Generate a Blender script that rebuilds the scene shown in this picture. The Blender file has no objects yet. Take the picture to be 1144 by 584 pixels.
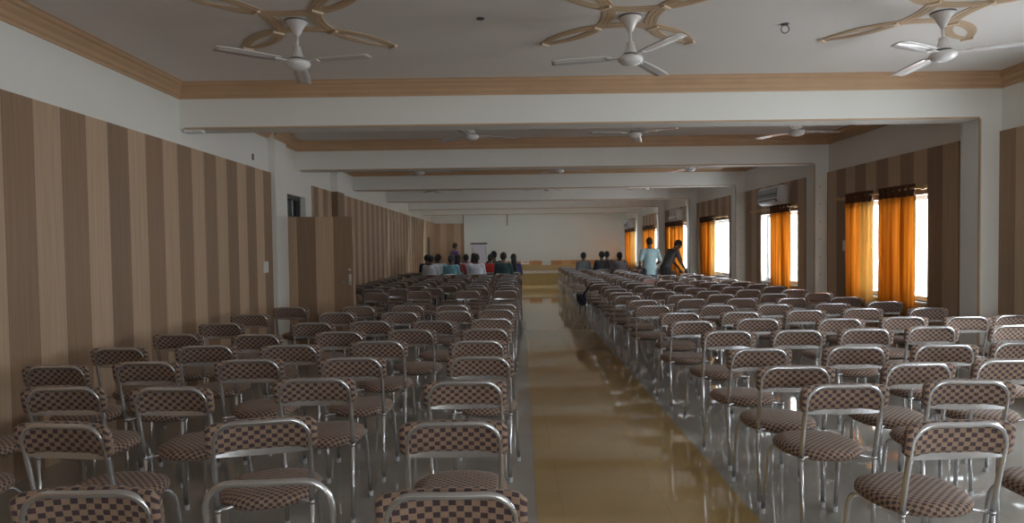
import bpy, bmesh, math, random
from mathutils import Vector, Matrix, Euler
random.seed(7)
PI = math.pi
scene = bpy.context.scene
COL = scene.collection
S = 1.03                       # room scale
EYE = 1.5
def H(h): return EYE + h*S     # height measured from eye level -> world z
WL, WR = -3.206*S, 4.77*S      # side walls
CEIL = H(1.62)
YB = -3.6*S                    # wall behind the camera
YE = 26.8*S                    # far wall
ZB = H(1.19)                   # beam soffit
BD = 0.27*S
BEAMS = [-0.85*S, 2.58*S] + [6.29*S + 3.42*S*i for i in range(6)]
PT = H(1.03)                   # top of the striped panelling, door side
PTR = H(1.06)

# ------------------------------------------------------------------ materials
def new_mat(name):
    m = bpy.data.materials.new(name); m.use_nodes = True
    return m, m.node_tree, m.node_tree.nodes['Principled BSDF']
def plain(name, col, rough=.6, metal=0.0, spec=.5, noise=0.0, nscale=8.0, bump=0.0, bscale=60.0, coat=0.0, sheen=0.0):
    m, nt, b = new_mat(name)
    b.inputs['Base Color'].default_value = (*col, 1); b.inputs['Roughness'].default_value = rough
    b.inputs['Metallic'].default_value = metal; b.inputs['Specular IOR Level'].default_value = spec
    b.inputs['Coat Weight'].default_value = coat
    b.inputs['Sheen Weight'].default_value = sheen
    tc = nt.nodes.new('ShaderNodeTexCoord')
    if noise:
        n = nt.nodes.new('ShaderNodeTexNoise'); n.inputs['Scale'].default_value = nscale; n.inputs['Detail'].default_value = 4
        nt.links.new(tc.outputs['Object'], n.inputs['Vector'])
        mx = nt.nodes.new('ShaderNodeMix'); mx.data_type = 'RGBA'
        mx.inputs[6].default_value = (*[c*(1-noise) for c in col], 1); mx.inputs[7].default_value = (*[min(1, c*(1+noise)) for c in col], 1)
        nt.links.new(n.outputs['Fac'], mx.inputs[0]); nt.links.new(mx.outputs[2], b.inputs['Base Color'])
    if bump:
        n = nt.nodes.new('ShaderNodeTexNoise'); n.inputs['Scale'].default_value = bscale; n.inputs['Detail'].default_value = 3
        nt.links.new(tc.outputs['Object'], n.inputs['Vector'])
        bp = nt.nodes.new('ShaderNodeBump'); bp.inputs['Strength'].default_value = bump; bp.inputs['Distance'].default_value = .01
        nt.links.new(n.outputs['Fac'], bp.inputs['Height']); nt.links.new(bp.outputs['Normal'], b.inputs['Normal'])
    return m
def math_node(nt, op, a, b=None):
    n = nt.nodes.new('ShaderNodeMath'); n.operation = op
    for i, v in enumerate((a, b)):
        if v is None: continue
        if isinstance(v, (int, float)): n.inputs[i].default_value = v
        else: nt.links.new(v, n.inputs[i])
    return n.outputs[0]
def stripes(name, axis, off, w, light, dark, rough=.45):
    """laminate boards of two woods, alternating along an axis of the object, with fine upright grain"""
    m, nt, b = new_mat(name)
    b.inputs['Roughness'].default_value = rough
    b.inputs['Specular IOR Level'].default_value = .35
    tc = nt.nodes.new('ShaderNodeTexCoord'); sp = nt.nodes.new('ShaderNodeSeparateXYZ')
    nt.links.new(tc.outputs['Object'], sp.inputs[0])
    t = math_node(nt, 'DIVIDE', math_node(nt, 'SUBTRACT', sp.outputs['XYZ'.index(axis)], off), w)
    fl = math_node(nt, 'FLOOR', t)
    par = math_node(nt, 'PINGPONG', fl, 1.0)
    # grain: noise squeezed along z
    mp = nt.nodes.new('ShaderNodeMapping'); mp.inputs['Scale'].default_value = (60, 60, 1.5)
    nt.links.new(tc.outputs['Object'], mp.inputs[0])
    n = nt.nodes.new('ShaderNodeTexNoise'); n.inputs['Scale'].default_value = 1; n.inputs['Detail'].default_value = 5
    nt.links.new(mp.outputs[0], n.inputs['Vector'])
    # board to board tone
    wn = nt.nodes.new('ShaderNodeTexWhiteNoise'); wn.noise_dimensions = '1D'; nt.links.new(fl, wn.inputs['W'])
    mx = nt.nodes.new('ShaderNodeMix'); mx.data_type = 'RGBA'
    mx.inputs[6].default_value = (*light, 1); mx.inputs[7].default_value = (*dark, 1)
    nt.links.new(par, mx.inputs[0])
    g = math_node(nt, 'ADD', math_node(nt, 'MULTIPLY', n.outputs['Fac'], .5), math_node(nt, 'MULTIPLY', wn.outputs['Value'], .14))
    g = math_node(nt, 'ADD', g, .68)
    fr = math_node(nt, 'FRACT', t)
    e = math_node(nt, 'MINIMUM', fr, math_node(nt, 'SUBTRACT', 1.0, fr))
    line = math_node(nt, 'GREATER_THAN', e, .012)
    g = math_node(nt, 'MULTIPLY', g, math_node(nt, 'ADD', math_node(nt, 'MULTIPLY', line, .35), .65))
    vm = nt.nodes.new('ShaderNodeVectorMath'); vm.operation = 'SCALE'
    nt.links.new(mx.outputs[2], vm.inputs[0]); nt.links.new(g, vm.inputs['Scale'])
    nt.links.new(vm.outputs[0], b.inputs['Base Color'])
    return m
WOOD_L, WOOD_D = (.53, .385, .265), (.31, .205, .135)
M = {}
M['paint'] = plain('wall_paint', (.83, .84, .81), .55, noise=.03, nscale=1.5, bump=.04, bscale=90)
M['paint_end'] = plain('end_wall_paint', (.80, .86, .86), .5, noise=.02, nscale=.8)
M['ceil'] = plain('ceiling_paint', (.76, .73, .71), .6, noise=.03, nscale=1.2)
M['stripe_left'] = stripes('striped_laminate_door_side', 'Y', 4.053*S, .2654*S, WOOD_D, WOOD_L)
M['stripe_right'] = stripes('striped_laminate_window_side', 'Y', 9.43*S, .257*S, WOOD_L, WOOD_D)
M['stripe_end'] = stripes('striped_laminate_end', 'X', -2.68*S, .29*S, (.36,.24,.15), WOOD_L)
M['stripe_door'] = stripes('striped_laminate_leaf', 'X', -.1004, .2654, WOOD_L, WOOD_D)
M['dark_lam'] = stripes('dark_laminate', 'X', 0, .4, (.25,.16,.10), (.25,.16,.10))
def cornice_mat(name, base):
    m, nt, b = new_mat(name); b.inputs['Roughness'].default_value = .5
    tc = nt.nodes.new('ShaderNodeTexCoord'); n = nt.nodes.new('ShaderNodeTexNoise'); n.inputs['Scale'].default_value = 3; n.inputs['Detail'].default_value = 6
    nt.links.new(tc.outputs['Object'], n.inputs['Vector'])
    mx = nt.nodes.new('ShaderNodeMix'); mx.data_type = 'RGBA'
    mx.inputs[6].default_value = (*[c*.85 for c in base], 1); mx.inputs[7].default_value = (*[c*1.15 for c in base], 1)
    nt.links.new(n.outputs['Fac'], mx.inputs[0]); nt.links.new(mx.outputs[2], b.inputs['Base Color'])
    return m
M['cornice'] = cornice_mat('cornice_wood', (.56, .37, .225))
M['medal'] = cornice_mat('medallion_tan', (.56, .41, .27))
M['medal_light'] = plain('medallion_joint', (.72, .60, .46), .4)
M['steel'] = plain('polished_steel_tube', (.70, .72, .76), .25, .95)
M['plastic_white'] = plain('white_plastic', (.78, .78, .78), .35)
M['plastic_dark'] = plain('dark_plastic', (.05, .05, .055), .4)
M['cap'] = plain('foot_plastic', (.62, .64, .68), .4)
M['fan'] = plain('white_fan_enamel', (.80, .79, .80), .25, coat=.3)
M['fan_ring'] = plain('fan_dark_ring', (.10, .10, .11), .4)
M['ac'] = plain('air_conditioner_shell', (.70, .71, .73), .3)
M['ac_dark'] = plain('air_conditioner_vent', (.07, .08, .10), .35)
M['ac_front'] = plain('air_conditioner_front', (.36, .37, .42), .15)
M['brass'] = plain('brass_rod', (.72, .50, .26), .3, 1.0)
M['frame_white'] = plain('window_frame_enamel', (.75, .75, .76), .35)
M['header'] = plain('curtain_header_brown', (.10, .045, .022), .8)
M['black'] = plain('black_cloth', (.02, .02, .022), .9)
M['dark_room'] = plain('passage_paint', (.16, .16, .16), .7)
M['paper'] = plain('flip_chart_paper', (.78, .79, .92), .7, noise=.06, nscale=9)
M['notice'] = plain('notice_card', (.85, .80, .78), .6)
M['stage_top'] = plain('stage_white_nosing', (.72, .72, .70), .35)
M['wood_orange'] = stripes('orange_wood_panel', 'X', 0, .42, (.52, .27, .11), (.60, .36, .17))
M['ledge'] = plain('stage_tan_ledge', (.50, .36, .17), .45, noise=.1)
M['shelf_grey'] = plain('stage_panel_white', (.70, .76, .78), .5)

def checks(name, tan, brown):
    m, nt, b = new_mat(name)
    b.inputs['Roughness'].default_value = .75; b.inputs['Specular IOR Level'].default_value = .25
    b.inputs['Sheen Weight'].default_value = .15
    uv = nt.nodes.new('ShaderNodeUVMap'); uv.uv_map = 'cloth'
    sp = nt.nodes.new('ShaderNodeSeparateXYZ'); nt.links.new(uv.outputs[0], sp.inputs[0])
    a = math_node(nt, 'DIVIDE', sp.outputs[0], .0225); c = math_node(nt, 'DIVIDE', sp.outputs[1], .0185)
    s = math_node(nt, 'ADD', math_node(nt, 'FLOOR', a), math_node(nt, 'FLOOR', c))
    par = math_node(nt, 'PINGPONG', s, 1.0)
    # brown squares a little smaller than the tan ones
    def edge(t):
        f = math_node(nt, 'FRACT', t)
        return math_node(nt, 'GREATER_THAN', math_node(nt, 'MINIMUM', f, math_node(nt, 'SUBTRACT', 1.0, f)), .04)
    fac = math_node(nt, 'MULTIPLY', par, math_node(nt, 'MULTIPLY', edge(a), edge(c)))
    tc = nt.nodes.new('ShaderNodeTexCoord'); n = nt.nodes.new('ShaderNodeTexNoise'); n.inputs['Scale'].default_value = 35
    nt.links.new(tc.outputs['Object'], n.inputs['Vector'])
    mx = nt.nodes.new('ShaderNodeMix'); mx.data_type = 'RGBA'
    mx.inputs[6].default_value = (*tan, 1); mx.inputs[7].default_value = (*brown, 1)
    nt.links.new(fac, mx.inputs[0])
    vm = nt.nodes.new('ShaderNodeVectorMath'); vm.operation = 'SCALE'
    nt.links.new(mx.outputs[2], vm.inputs[0]); nt.links.new(math_node(nt, 'ADD', math_node(nt, 'MULTIPLY', n.outputs['Fac'], .5), .75), vm.inputs['Scale'])
    nt.links.new(vm.outputs[0], b.inputs['Base Color'])
    return m
M['checks'] = checks('brown_tan_checked_cloth', (.375, .265, .195), (.088, .062, .074))
M['checks_pink'] = checks('faded_pink_checked_cloth', (.62, .42, .36), (.44, .29, .26))

def floor_mat(name, base, var, tile, ang=0.0):
    m, nt, b = new_mat(name)
    tc = nt.nodes.new('ShaderNodeTexCoord')
    sp = nt.nodes.new('ShaderNodeSeparateXYZ'); nt.links.new(tc.outputs['Object'], sp.inputs[0])
    e = None
    for i in (0, 1):
        f = math_node(nt, 'FRACT', math_node(nt, 'DIVIDE', math_node(nt, 'ADD', sp.outputs[i], 50.13), tile))
        d = math_node(nt, 'MINIMUM', f, math_node(nt, 'SUBTRACT', 1.0, f))
        e = d if e is None else math_node(nt, 'MINIMUM', e, d)
    joint = math_node(nt, 'GREATER_THAN', e, .003)
    n = nt.nodes.new('ShaderNodeTexNoise'); n.inputs['Scale'].default_value = 2.3; n.inputs['Detail'].default_value = 6; n.inputs['Roughness'].default_value = .65
    nt.links.new(tc.outputs['Object'], n.inputs['Vector'])
    mx = nt.nodes.new('ShaderNodeMix'); mx.data_type = 'RGBA'
    mx.inputs[6].default_value = (*[c*(1-var) for c in base], 1); mx.inputs[7].default_value = (*[c*(1+var) for c in base], 1)
    nt.links.new(n.outputs['Fac'], mx.inputs[0])
    vm = nt.nodes.new('ShaderNodeVectorMath'); vm.operation = 'SCALE'
    nt.links.new(mx.outputs[2], vm.inputs[0]); nt.links.new(math_node(nt, 'ADD', math_node(nt, 'MULTIPLY', joint, .25), .75), vm.inputs['Scale'])
    nt.links.new(vm.outputs[0], b.inputs['Base Color'])
    b.inputs['Roughness'].default_value = .045; b.inputs['IOR'].default_value = 1.6
    n2 = nt.nodes.new('ShaderNodeTexNoise'); n2.inputs['Scale'].default_value = 5; n2.inputs['Detail'].default_value = 2
    nt.links.new(tc.outputs['Object'], n2.inputs['Vector'])
    bp = nt.nodes.new('ShaderNodeBump'); bp.inputs['Strength'].default_value = .03; bp.inputs['Distance'].default_value = .01
    nt.links.new(n2.outputs['Fac'], bp.inputs['Height']); nt.links.new(bp.outputs['Normal'], b.inputs['Normal'])
    return m
M['floor'] = floor_mat('grey_vitrified_tile', (.42, .40, .37), .10, .6)
M['aisle'] = floor_mat('amber_vitrified_tile', (.50, .355, .165), .14, .6)

def curtain_mat(name, a, c):
    m = bpy.data.materials.new(name); m.use_nodes = True; nt = m.node_tree; nt.nodes.clear()
    o = nt.nodes.new('ShaderNodeOutputMaterial'); d = nt.nodes.new('ShaderNodeBsdfDiffuse'); t = nt.nodes.new('ShaderNodeBsdfTranslucent')
    mx = nt.nodes.new('ShaderNodeMixShader'); mx.inputs[0].default_value = .6
    tc = nt.nodes.new('ShaderNodeTexCoord'); mp = nt.nodes.new('ShaderNodeMapping'); mp.inputs['Scale'].default_value = (14, 14, .3)
    n = nt.nodes.new('ShaderNodeTexNoise'); n.inputs['Scale'].default_value = 1; n.inputs['Detail'].default_value = 3
    nt.links.new(tc.outputs['Object'], mp.inputs[0]); nt.links.new(mp.outputs[0], n.inputs['Vector'])
    rm = nt.nodes.new('ShaderNodeMapRange'); rm.inputs[1].default_value = .36; rm.inputs[2].default_value = .66; nt.links.new(n.outputs['Fac'], rm.inputs[0])  # upright streaks put pleat light and shade into the cloth colour
    r = nt.nodes.new('ShaderNodeMix'); r.data_type = 'RGBA'; r.inputs[6].default_value = (*a, 1); r.inputs[7].default_value = (*c, 1)
    nt.links.new(rm.outputs[0], r.inputs[0])
    nt.links.new(r.outputs[2], d.inputs['Color']); nt.links.new(r.outputs[2], t.inputs['Color'])
    nt.links.new(d.outputs[0], mx.inputs[1]); nt.links.new(t.outputs[0], mx.inputs[2]); nt.links.new(mx.outputs[0], o.inputs[0])
    return m
M['curtain'] = curtain_mat('orange_curtain_cloth', (.34, .15, .025), (.78, .46, .15))
M['curtain_pale'] = curtain_mat('pale_yellow_curtain_cloth', (.50, .33, .14), (.66, .48, .24))
def glass_mat():
    m = bpy.data.materials.new('clear_pane'); m.use_nodes = True; nt = m.node_tree; nt.nodes.clear()
    o = nt.nodes.new('ShaderNodeOutputMaterial'); g = nt.nodes.new('ShaderNodeBsdfGlossy'); g.inputs['Roughness'].default_value = .02
    t = nt.nodes.new('ShaderNodeBsdfTransparent'); t.inputs['Color'].default_value = (.93, .95, .95, 1)
    mx = nt.nodes.new('ShaderNodeMixShader'); mx.inputs[0].default_value = .05; nt.links.new(t.outputs[0], mx.inputs[1]); nt.links.new(g.outputs[0], mx.inputs[2])
    nt.links.new(mx.outputs[0], o.inputs[0]); return m
M['glass'] = glass_mat()
M['dark_glass'] = plain('dark_transom_pane', (.03, .035, .04), .08)
SKIN = [plain('skin_brown', (.24, .135, .09), .5), plain('skin_deep_brown', (.16, .09, .06), .5)]
M['hair'] = plain('black_hair', (.010, .009, .010), .7)
M['eye'] = plain('eye_white', (.7, .7, .68), .2)
def cloth(name, c): return plain(name, c, .85, noise=.12, nscale=12, bump=.15, bscale=25)

# ------------------------------------------------------------------ mesh helpers
def link_mesh(name, bm, mat, parent=None, smooth=False, loc=None):
    me = bpy.data.meshes.new(name); bm.normal_update(); bm.to_mesh(me); bm.free()
    if smooth:
        for p in me.polygons: p.use_smooth = True
    o = bpy.data.objects.new(name, me); COL.objects.link(o)
    if mat: me.materials.append(mat)
    if parent: o.parent = parent
    if loc: o.location = loc
    return o
def empty(name, loc=(0,0,0), rz=0.0):
    o = bpy.data.objects.new(name, None); o.empty_display_size = .1; COL.objects.link(o)
    o.location = loc; o.rotation_euler = (0, 0, rz); return o
def tag(o, label=None, cat=None, group=None, kind=None):
    if label: o['label'] = label
    if cat: o['category'] = cat
    if group: o['group'] = group
    if kind: o['kind'] = kind
    return o
def struct(o, label=None):
    o['kind'] = 'structure'
    if label: o['label'] = label
    return o
def box(bm, x0, x1, y0, y1, z0, z1, bev=0.0):
    if x0 > x1: x0, x1 = x1, x0
    if y0 > y1: y0, y1 = y1, y0
    if z0 > z1: z0, z1 = z1, z0
    r = bmesh.ops.create_cube(bm, size=1.0)
    bmesh.ops.transform(bm, verts=r['verts'], matrix=Matrix.Translation(((x0+x1)/2, (y0+y1)/2, (z0+z1)/2)) @ Matrix.Diagonal((x1-x0, y1-y0, z1-z0, 1)))
    if bev:
        es = list({e for v in r['verts'] for e in v.link_edges})
        bmesh.ops.bevel(bm, geom=es, offset=bev, segments=2, affect='EDGES', profile=.5)
    return bm
def BX(*a, **k):
    return box(bmesh.new(), *a, **k)
def tube(bm, pts, r, n=10, closed=False, radii=None):
    """a swept round tube with mitred rings and capped ends"""
    pts = [Vector(p) for p in pts]; rings = []
    up = None
    for i, p in enumerate(pts):
        a = pts[i-1] if (i > 0 or closed) else None
        b = pts[(i+1) % len(pts)] if (i < len(pts)-1 or closed) else None
        d = ((p-a).normalized() if a is not None else Vector()) + ((b-p).normalized() if b is not None else Vector())
        d.normalize()
        if up is None:
            up = Vector((0,0,1)) if abs(d.z) < .9 else Vector((1,0,0))
        s = d.cross(up)
        if s.length < 1e-5: s = d.orthogonal()
        s.normalize(); up = s.cross(d).normalized()
        rr = radii[i] if radii else r
        rings.append([bm.verts.new(p + (s*math.cos(2*PI*k/n) + up*math.sin(2*PI*k/n))*rr) for k in range(n)])
    m = len(rings)
    for i in range(m if closed else m-1):
        A, B = rings[i], rings[(i+1) % m]
        for k in range(n):
            bm.faces.new((A[k], A[(k+1) % n], B[(k+1) % n], B[k]))
    if not closed:
        bm.faces.new(list(reversed(rings[0]))); bm.faces.new(rings[-1])
    bmesh.ops.recalc_face_normals(bm, faces=bm.faces)
    return bm
def lathe(bm, prof, n=24, c=(0,0,0)):
    rings = []
    for r, z in prof:
        rings.append([bm.verts.new((c[0]+r*math.cos(2*PI*k/n), c[1]+r*math.sin(2*PI*k/n), c[2]+z)) for k in range(n)])
    for A, B in zip(rings, rings[1:]):
        for k in range(n): bm.faces.new((A[k], A[(k+1) % n], B[(k+1) % n], B[k]))
    bm.faces.new(rings[0]); bm.faces.new(rings[-1])
    bmesh.ops.recalc_face_normals(bm, faces=bm.faces)
    return bm
def ellipsoid(bm, c, r, rot=None, u=16, v=12):
    q = bmesh.ops.create_uvsphere(bm, u_segments=u, v_segments=v, radius=1.0)
    m = Matrix.Translation(c) @ (rot.to_matrix().to_4x4() if rot else Matrix.Identity(4)) @ Matrix.Diagonal((*r, 1))
    bmesh.ops.transform(bm, verts=q['verts'], matrix=m)
    return bm

# ------------------------------------------------------------------ room shell
T = .25   # wall thickness
struct(link_mesh('floor', BX(WL-2.2, WR+T, YB-T, YE+T, -.12, 0), M['floor']), 'glossy grey vitrified tile floor')
# amber aisle strip, laid a touch askew to the walls
ang = .0139
bm = bmesh.new(); y0, y1 = YB, 25.2*S
def ax(x, y): return x + ang*(y-3.47)
vs = [bm.verts.new(p) for p in ((ax(.12,y0), y0, .001), (ax(1.326,y0), y0, .001), (ax(1.326,y1), y1, .001), (ax(.12,y1), y1, .001))]
bm.faces.new(vs)
r = bmesh.ops.extrude_face_region(bm, geom=list(bm.faces)); bmesh.ops.translate(bm, verts=[e for e in r['geom'] if isinstance(e, bmesh.types.BMVert)], vec=(0,0,.001))
bmesh.ops.recalc_face_normals(bm, faces=bm.faces)
struct(link_mesh('floor_aisle', bm, M['aisle']), 'amber polished tile strip along the aisle')
struct(link_mesh('ceiling', BX(WL-2.2, WR+T, YB-T, YE+T, CEIL, CEIL+.15), M['ceil']), 'pale grey painted ceiling')

def wall_openings(axis_boxes, name, mat, parent=None):
    bm = bmesh.new()
    for b in axis_boxes: box(bm, *b)
    return link_mesh(name, bm, mat, parent)
# left wall with two door openings
D1a, D1b, D1t = 9.1*S, 10.07*S, H(.81)
D2a, D2b, D2t = 24.3*S, 25.1*S, H(.42)
wl = wall_openings([(WL-T, WL, YB-T, D1a, 0, CEIL), (WL-T, WL, D1a, D1b, D1t, CEIL), (WL-T, WL, D1b, D2a, 0, CEIL),
                    (WL-T, WL, D2a, D2b, D2t, CEIL), (WL-T, WL, D2b, YE+T, 0, CEIL)], 'wall_left', M['paint'])
struct(wl, 'white wall with striped wooden panelling and a doorway')
pn = wall_openings([(WL, WL+.03, YB, 8.565*S, 0, PT)], 'striped_panel', M['stripe_left'], wl)
wall_openings([(WL, WL+.02, 10.38*S, 11.5*S, 0, PT)], 'striped_panel', M['stripe_left'], wl)
wall_openings([(WL, WL+.03, 11.95*S, D2a, 0, PT), (WL, WL+.03, D2a, D2b, D2t, PT), (WL, WL+.03, D2b, YE, 0, PT)], 'striped_panel', M['stripe_left'], wl)
# passages behind the two doorways
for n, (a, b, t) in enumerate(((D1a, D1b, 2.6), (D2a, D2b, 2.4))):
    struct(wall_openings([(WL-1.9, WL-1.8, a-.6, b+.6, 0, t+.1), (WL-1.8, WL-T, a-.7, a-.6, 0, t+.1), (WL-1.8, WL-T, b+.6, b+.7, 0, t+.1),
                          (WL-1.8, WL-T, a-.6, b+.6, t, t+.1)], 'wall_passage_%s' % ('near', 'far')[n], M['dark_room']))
# left pillars
lp = struct(link_mesh('pillar_left', BX(WL, WL+.092, 8.565*S, 9.0*S, 0, CEIL), M['paint']), 'white pillar beside the striped panelling')
struct(link_mesh('pillar_left', BX(WL, WL+.125, 11.5*S, 11.95*S, 0, PT), M['dark_lam']), 'pillar clad in dark brown laminate')
struct(link_mesh('pillar_left', BX(WL, WL+.12, 11.5*S, 11.95*S, PT, CEIL), M['paint']))

# right wall with a window in every bay
WIN = [(.2, 1.9), (3.6, 5.3), (7.37, 8.98), (10.72, 12.3), (14.1, 15.8), (17.45, 19.35), (20.9, 22.8), (24.5, 26.4)]
SILL, HEAD = .78, H(.545)
boxes = []; pb = []; prev = YB - T
for a, b in WIN:
    a *= S; b *= S
    boxes += [(WR, WR+T, prev, a, 0, CEIL), (WR, WR+T, a, b, 0, SILL), (WR, WR+T, a, b, HEAD, CEIL)]
    pp = max(prev, YB)
    pb += [(WR-.02, WR, pp, a, 0, PTR), (WR-.02, WR, a, b, 0, SILL), (WR-.02, WR, a, b, HEAD, PTR)]
    prev = b
boxes.append((WR, WR+T, prev, YE+T, 0, CEIL)); pb.append((WR-.02, WR, prev, YE, 0, PTR))
wr = struct(wall_openings(boxes, 'wall_right', M['paint']), 'white wall with striped panelling and tall windows')
wall_openings(pb, 'striped_panel', M['stripe_right'], wr)
for i, (a, b) in enumerate(WIN):
    a *= S; b *= S
    fx = WR + .12
    bm = bmesh.new(); w = .05
    box(bm, fx, fx+.06, a, b, SILL, SILL+w); box(bm, fx, fx+.06, a, b, HEAD-w, HEAD)
    box(bm, fx, fx+.06, a, a+w, SILL+w, HEAD-w); box(bm, fx, fx+.06, b-w, b, SILL+w, HEAD-w)
    m = (a+b)/2; box(bm, fx, fx+.06, m-.03, m+.03, SILL+w, HEAD-w)
    for q in (a+(b-a)*.25, a+(b-a)*.75): box(bm, fx+.02, fx+.04, q-.012, q+.012, SILL+w, HEAD-w)
    wf = struct(link_mesh('window_%d' % (i+1), bm, M['frame_white']), 'white framed window, sky bright behind it')
    link_mesh('glass', BX(fx+.028, fx+.033, a+w, b-w, SILL+w, HEAD-w), M['glass'], wf)
    link_mesh('window_sill', BX(WR-.03, WR+.12, a, b, SILL-.03, SILL, bev=.006), M['frame_white'], wf)
# rear wall behind the photographer, with an unseen window added as fill light
bw = [(1.9, 3.8)]
bx2 = []; prev = WL-T
for a, b in bw:
    bx2 += [(prev, a, YB-T, YB, 0, CEIL), (a, b, YB-T, YB, 0, .8), (a, b, YB-T, YB, 2.5, CEIL)]; prev = b
bx2.append((prev, WR+T, YB-T, YB, 0, CEIL))
struct(wall_openings(bx2, 'wall_back', M['paint']))
for i, (a, b) in enumerate(bw):
    bm = bmesh.new(); n = 4
    for k in range(n+1):
        q = a + (b-a)*k/n; box(bm, q-.03, q+.03, YB-.15, YB-.09, .8, 2.5)
    box(bm, a, b, YB-.15, YB-.09, .8, .86); box(bm, a, b, YB-.15, YB-.09, 2.44, 2.5)
    wf = struct(link_mesh('window_%d' % (len(WIN)+1+i), bm, M['frame_white']))  # added fill window, out of view
    link_mesh('glass', BX(a, b, YB-.125, YB-.12, .86, 2.44), M['glass'], wf)

# end wall: striped strip, then the big white projection wall standing proud of it
XW = -1.97*S
we = struct(link_mesh('wall_end', BX(WL-T, WR+T, YE, YE+T, 0, CEIL), M['paint']), 'far end wall')
link_mesh('striped_panel', BX(WL+.03, XW, YE-.03, YE, 0, H(1.01)), M['stripe_end'], we)
link_mesh('projection_wall', BX(XW, WR-.02, YE-.12, YE, H(-.57), H(1.4), bev=.004), M['paint_end'], we)
link_mesh('edge_strip', BX(XW-.035, XW, YE-.125, YE, H(-.57), H(1.4)), plain('edge_strip_brown', (.22, .16, .12), .5), we)
# wood facing under the white wall
pc = [(.35, 1.28, 'wood_orange'), (1.28, 1.66, 'shelf_grey'), (1.66, 4.85, 'wood_orange'), (XW, .35, 'wood_orange')]
for a, b, mm in pc:
    link_mesh('lower_panel', BX(a, b, YE-.14, YE-.12 if mm != 'shelf_grey' else YE-.125, .72, H(-.57), bev=.003), M[mm], we)
link_mesh('lower_ledge', BX(XW, WR-.02, YE-.20, YE-.12, .5, .72), M['ledge'], we)
st = struct(link_mesh('floor_stage', BX(WL+.03, WR-.02, 25.7, YE-.12, 0, .44), plain('stage_amber_facing', (.50, .38, .17), .4, noise=.08)), 'raised stage faced with amber tile')
link_mesh('nosing', BX(WL+.03, WR-.02, 25.62, YE-.12, .44, .50, bev=.01), M['stage_top'], st)
nc = link_mesh('notice_card', BX(.38, .73, YE-.165, YE-.155, .76, .93, bev=.003), M['notice'])
tag(nc, 'small white card fixed to the wood facing above the stage', 'sign')
link_mesh('red_mark', BX(.48, .66, YE-.168, YE-.165, .84, .87), plain('faded_red', (.6, .22, .18), .6), nc)

# beams and window side pillars
for i, y in enumerate(BEAMS):
    bm = BX(WL, WR, y, y+BD, ZB, CEIL)
    struct(link_mesh('ceiling_beam', bm, M['paint']), 'white ceiling beam spanning the hall')
    xf = 4.56*S
    p = struct(link_mesh('pillar_right', BX(xf, WR, y, y+BD, 0, ZB), M['paint']), 'white pillar on the window side')
    link_mesh('corner_bead', BX(xf-.004, xf+.012, y-.004, y+.012, 0, ZB-.01), M['medal'], p)
    link_mesh('soffit_bead', BX(WL+.05, xf, y-.004, y+.010, ZB-.004, ZB+.012), M['medal'], p)
    if i in (3, 4):
        bm = bmesh.new()
        for k in range(7):
            z = .75 + .27*k
            tube(bm, [(xf+.09, y-.004, z), (xf+.09, y+.002, z)], .011, 8)
        link_mesh('screw_plugs', bm, M['medal'], p)

# stepped cornice round every bay: profile points (distance from wall, drop from ceiling)
CH = .146*S
PROF = [(0, CH), (.012, CH), (.016, CH-.02), (.034, CH-.032), (.038, CH-.062), (.062, CH-.088), (.066, .040), (.088, .030), (.092, .006), (.105, 0), (0, 0)]
def cornice(name, x0, x1, y0, y1):
    """mitred ring of moulding along the inside of a bay"""
    bm = bmesh.new(); rings = []
    cs = [((x0, y0), (1, 1)), ((x1, y0), (-1, 1)), ((x1, y1), (-1, -1)), ((x0, y1), (1, -1))]
    for (cx, cy), (sx, sy) in cs:
        rings.append([bm.verts.new((cx+sx*d, cy+sy*d, CEIL-z)) for d, z in PROF])
    n = len(PROF)
    for i in range(4):
        A, B = rings[i], rings[(i+1) % 4]
        for k in range(n): bm.faces.new((A[k], A[(k+1) % n], B[(k+1) % n], B[k]))
    bmesh.ops.recalc_face_normals(bm, faces=bm.faces)
    return struct(link_mesh(name, bm, M['cornice']), 'tan wooden cornice round a ceiling bay')
ys = [YB-BD] + BEAMS + [YE]
for i in range(len(ys)-1):
    cornice('trim_%d' % (i+1), WL, WR, ys[i]+BD, ys[i+1])
# cornice break round the near left pillar
bm = bmesh.new(); rr = []
for yy, s in ((8.565*S, -1), (9.0*S, 1)):
    rr.append([bm.verts.new((WL+.092+d, yy+s*d, CEIL-z)) for d, z in PROF])
for k in range(len(PROF)): bm.faces.new((rr[0][k], rr[0][(k+1) % len(PROF)], rr[1][(k+1) % len(PROF)], rr[1][k]))
bm.faces.new(rr[0]); bm.faces.new(rr[1]); bmesh.ops.recalc_face_normals(bm, faces=bm.faces)
struct(link_mesh('trim_20', bm, M['cornice']))

# door leaf standing open at the near jamb of the doorway
door = struct(empty('door_1', (WL+.02, 9.12*S, 0)), 'tall striped door leaf standing open into the hall')
DW, DH = .99, H(.465)
link_mesh('door_leaf', BX(0, DW, -.02, .02, .01, DH, bev=.003), M['stripe_door'], door)
hd = bmesh.new(); box(hd, DW-.085, DW-.045, -.028, -.02, .98, 1.14, bev=.002)
hp = link_mesh('handle_plate', hd, M['steel'], door)
link_mesh('handle', tube(bmesh.new(), [(DW-.065, -.025, 1.03), (DW-.065, -.06, 1.03), (DW-.075, -.066, 1.03), (DW-.19, -.066, 1.03)], .008, 10), M['steel'], hp, True)
link_mesh('lock', lathe(bmesh.new(), [(.022, 0), (.022, .008), (.008, .01)], 16), M['steel'], door).matrix_local = Matrix.Translation((DW-.07, -.02, 1.2)) @ Matrix.Rotation(PI/2, 4, 'X')
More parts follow.
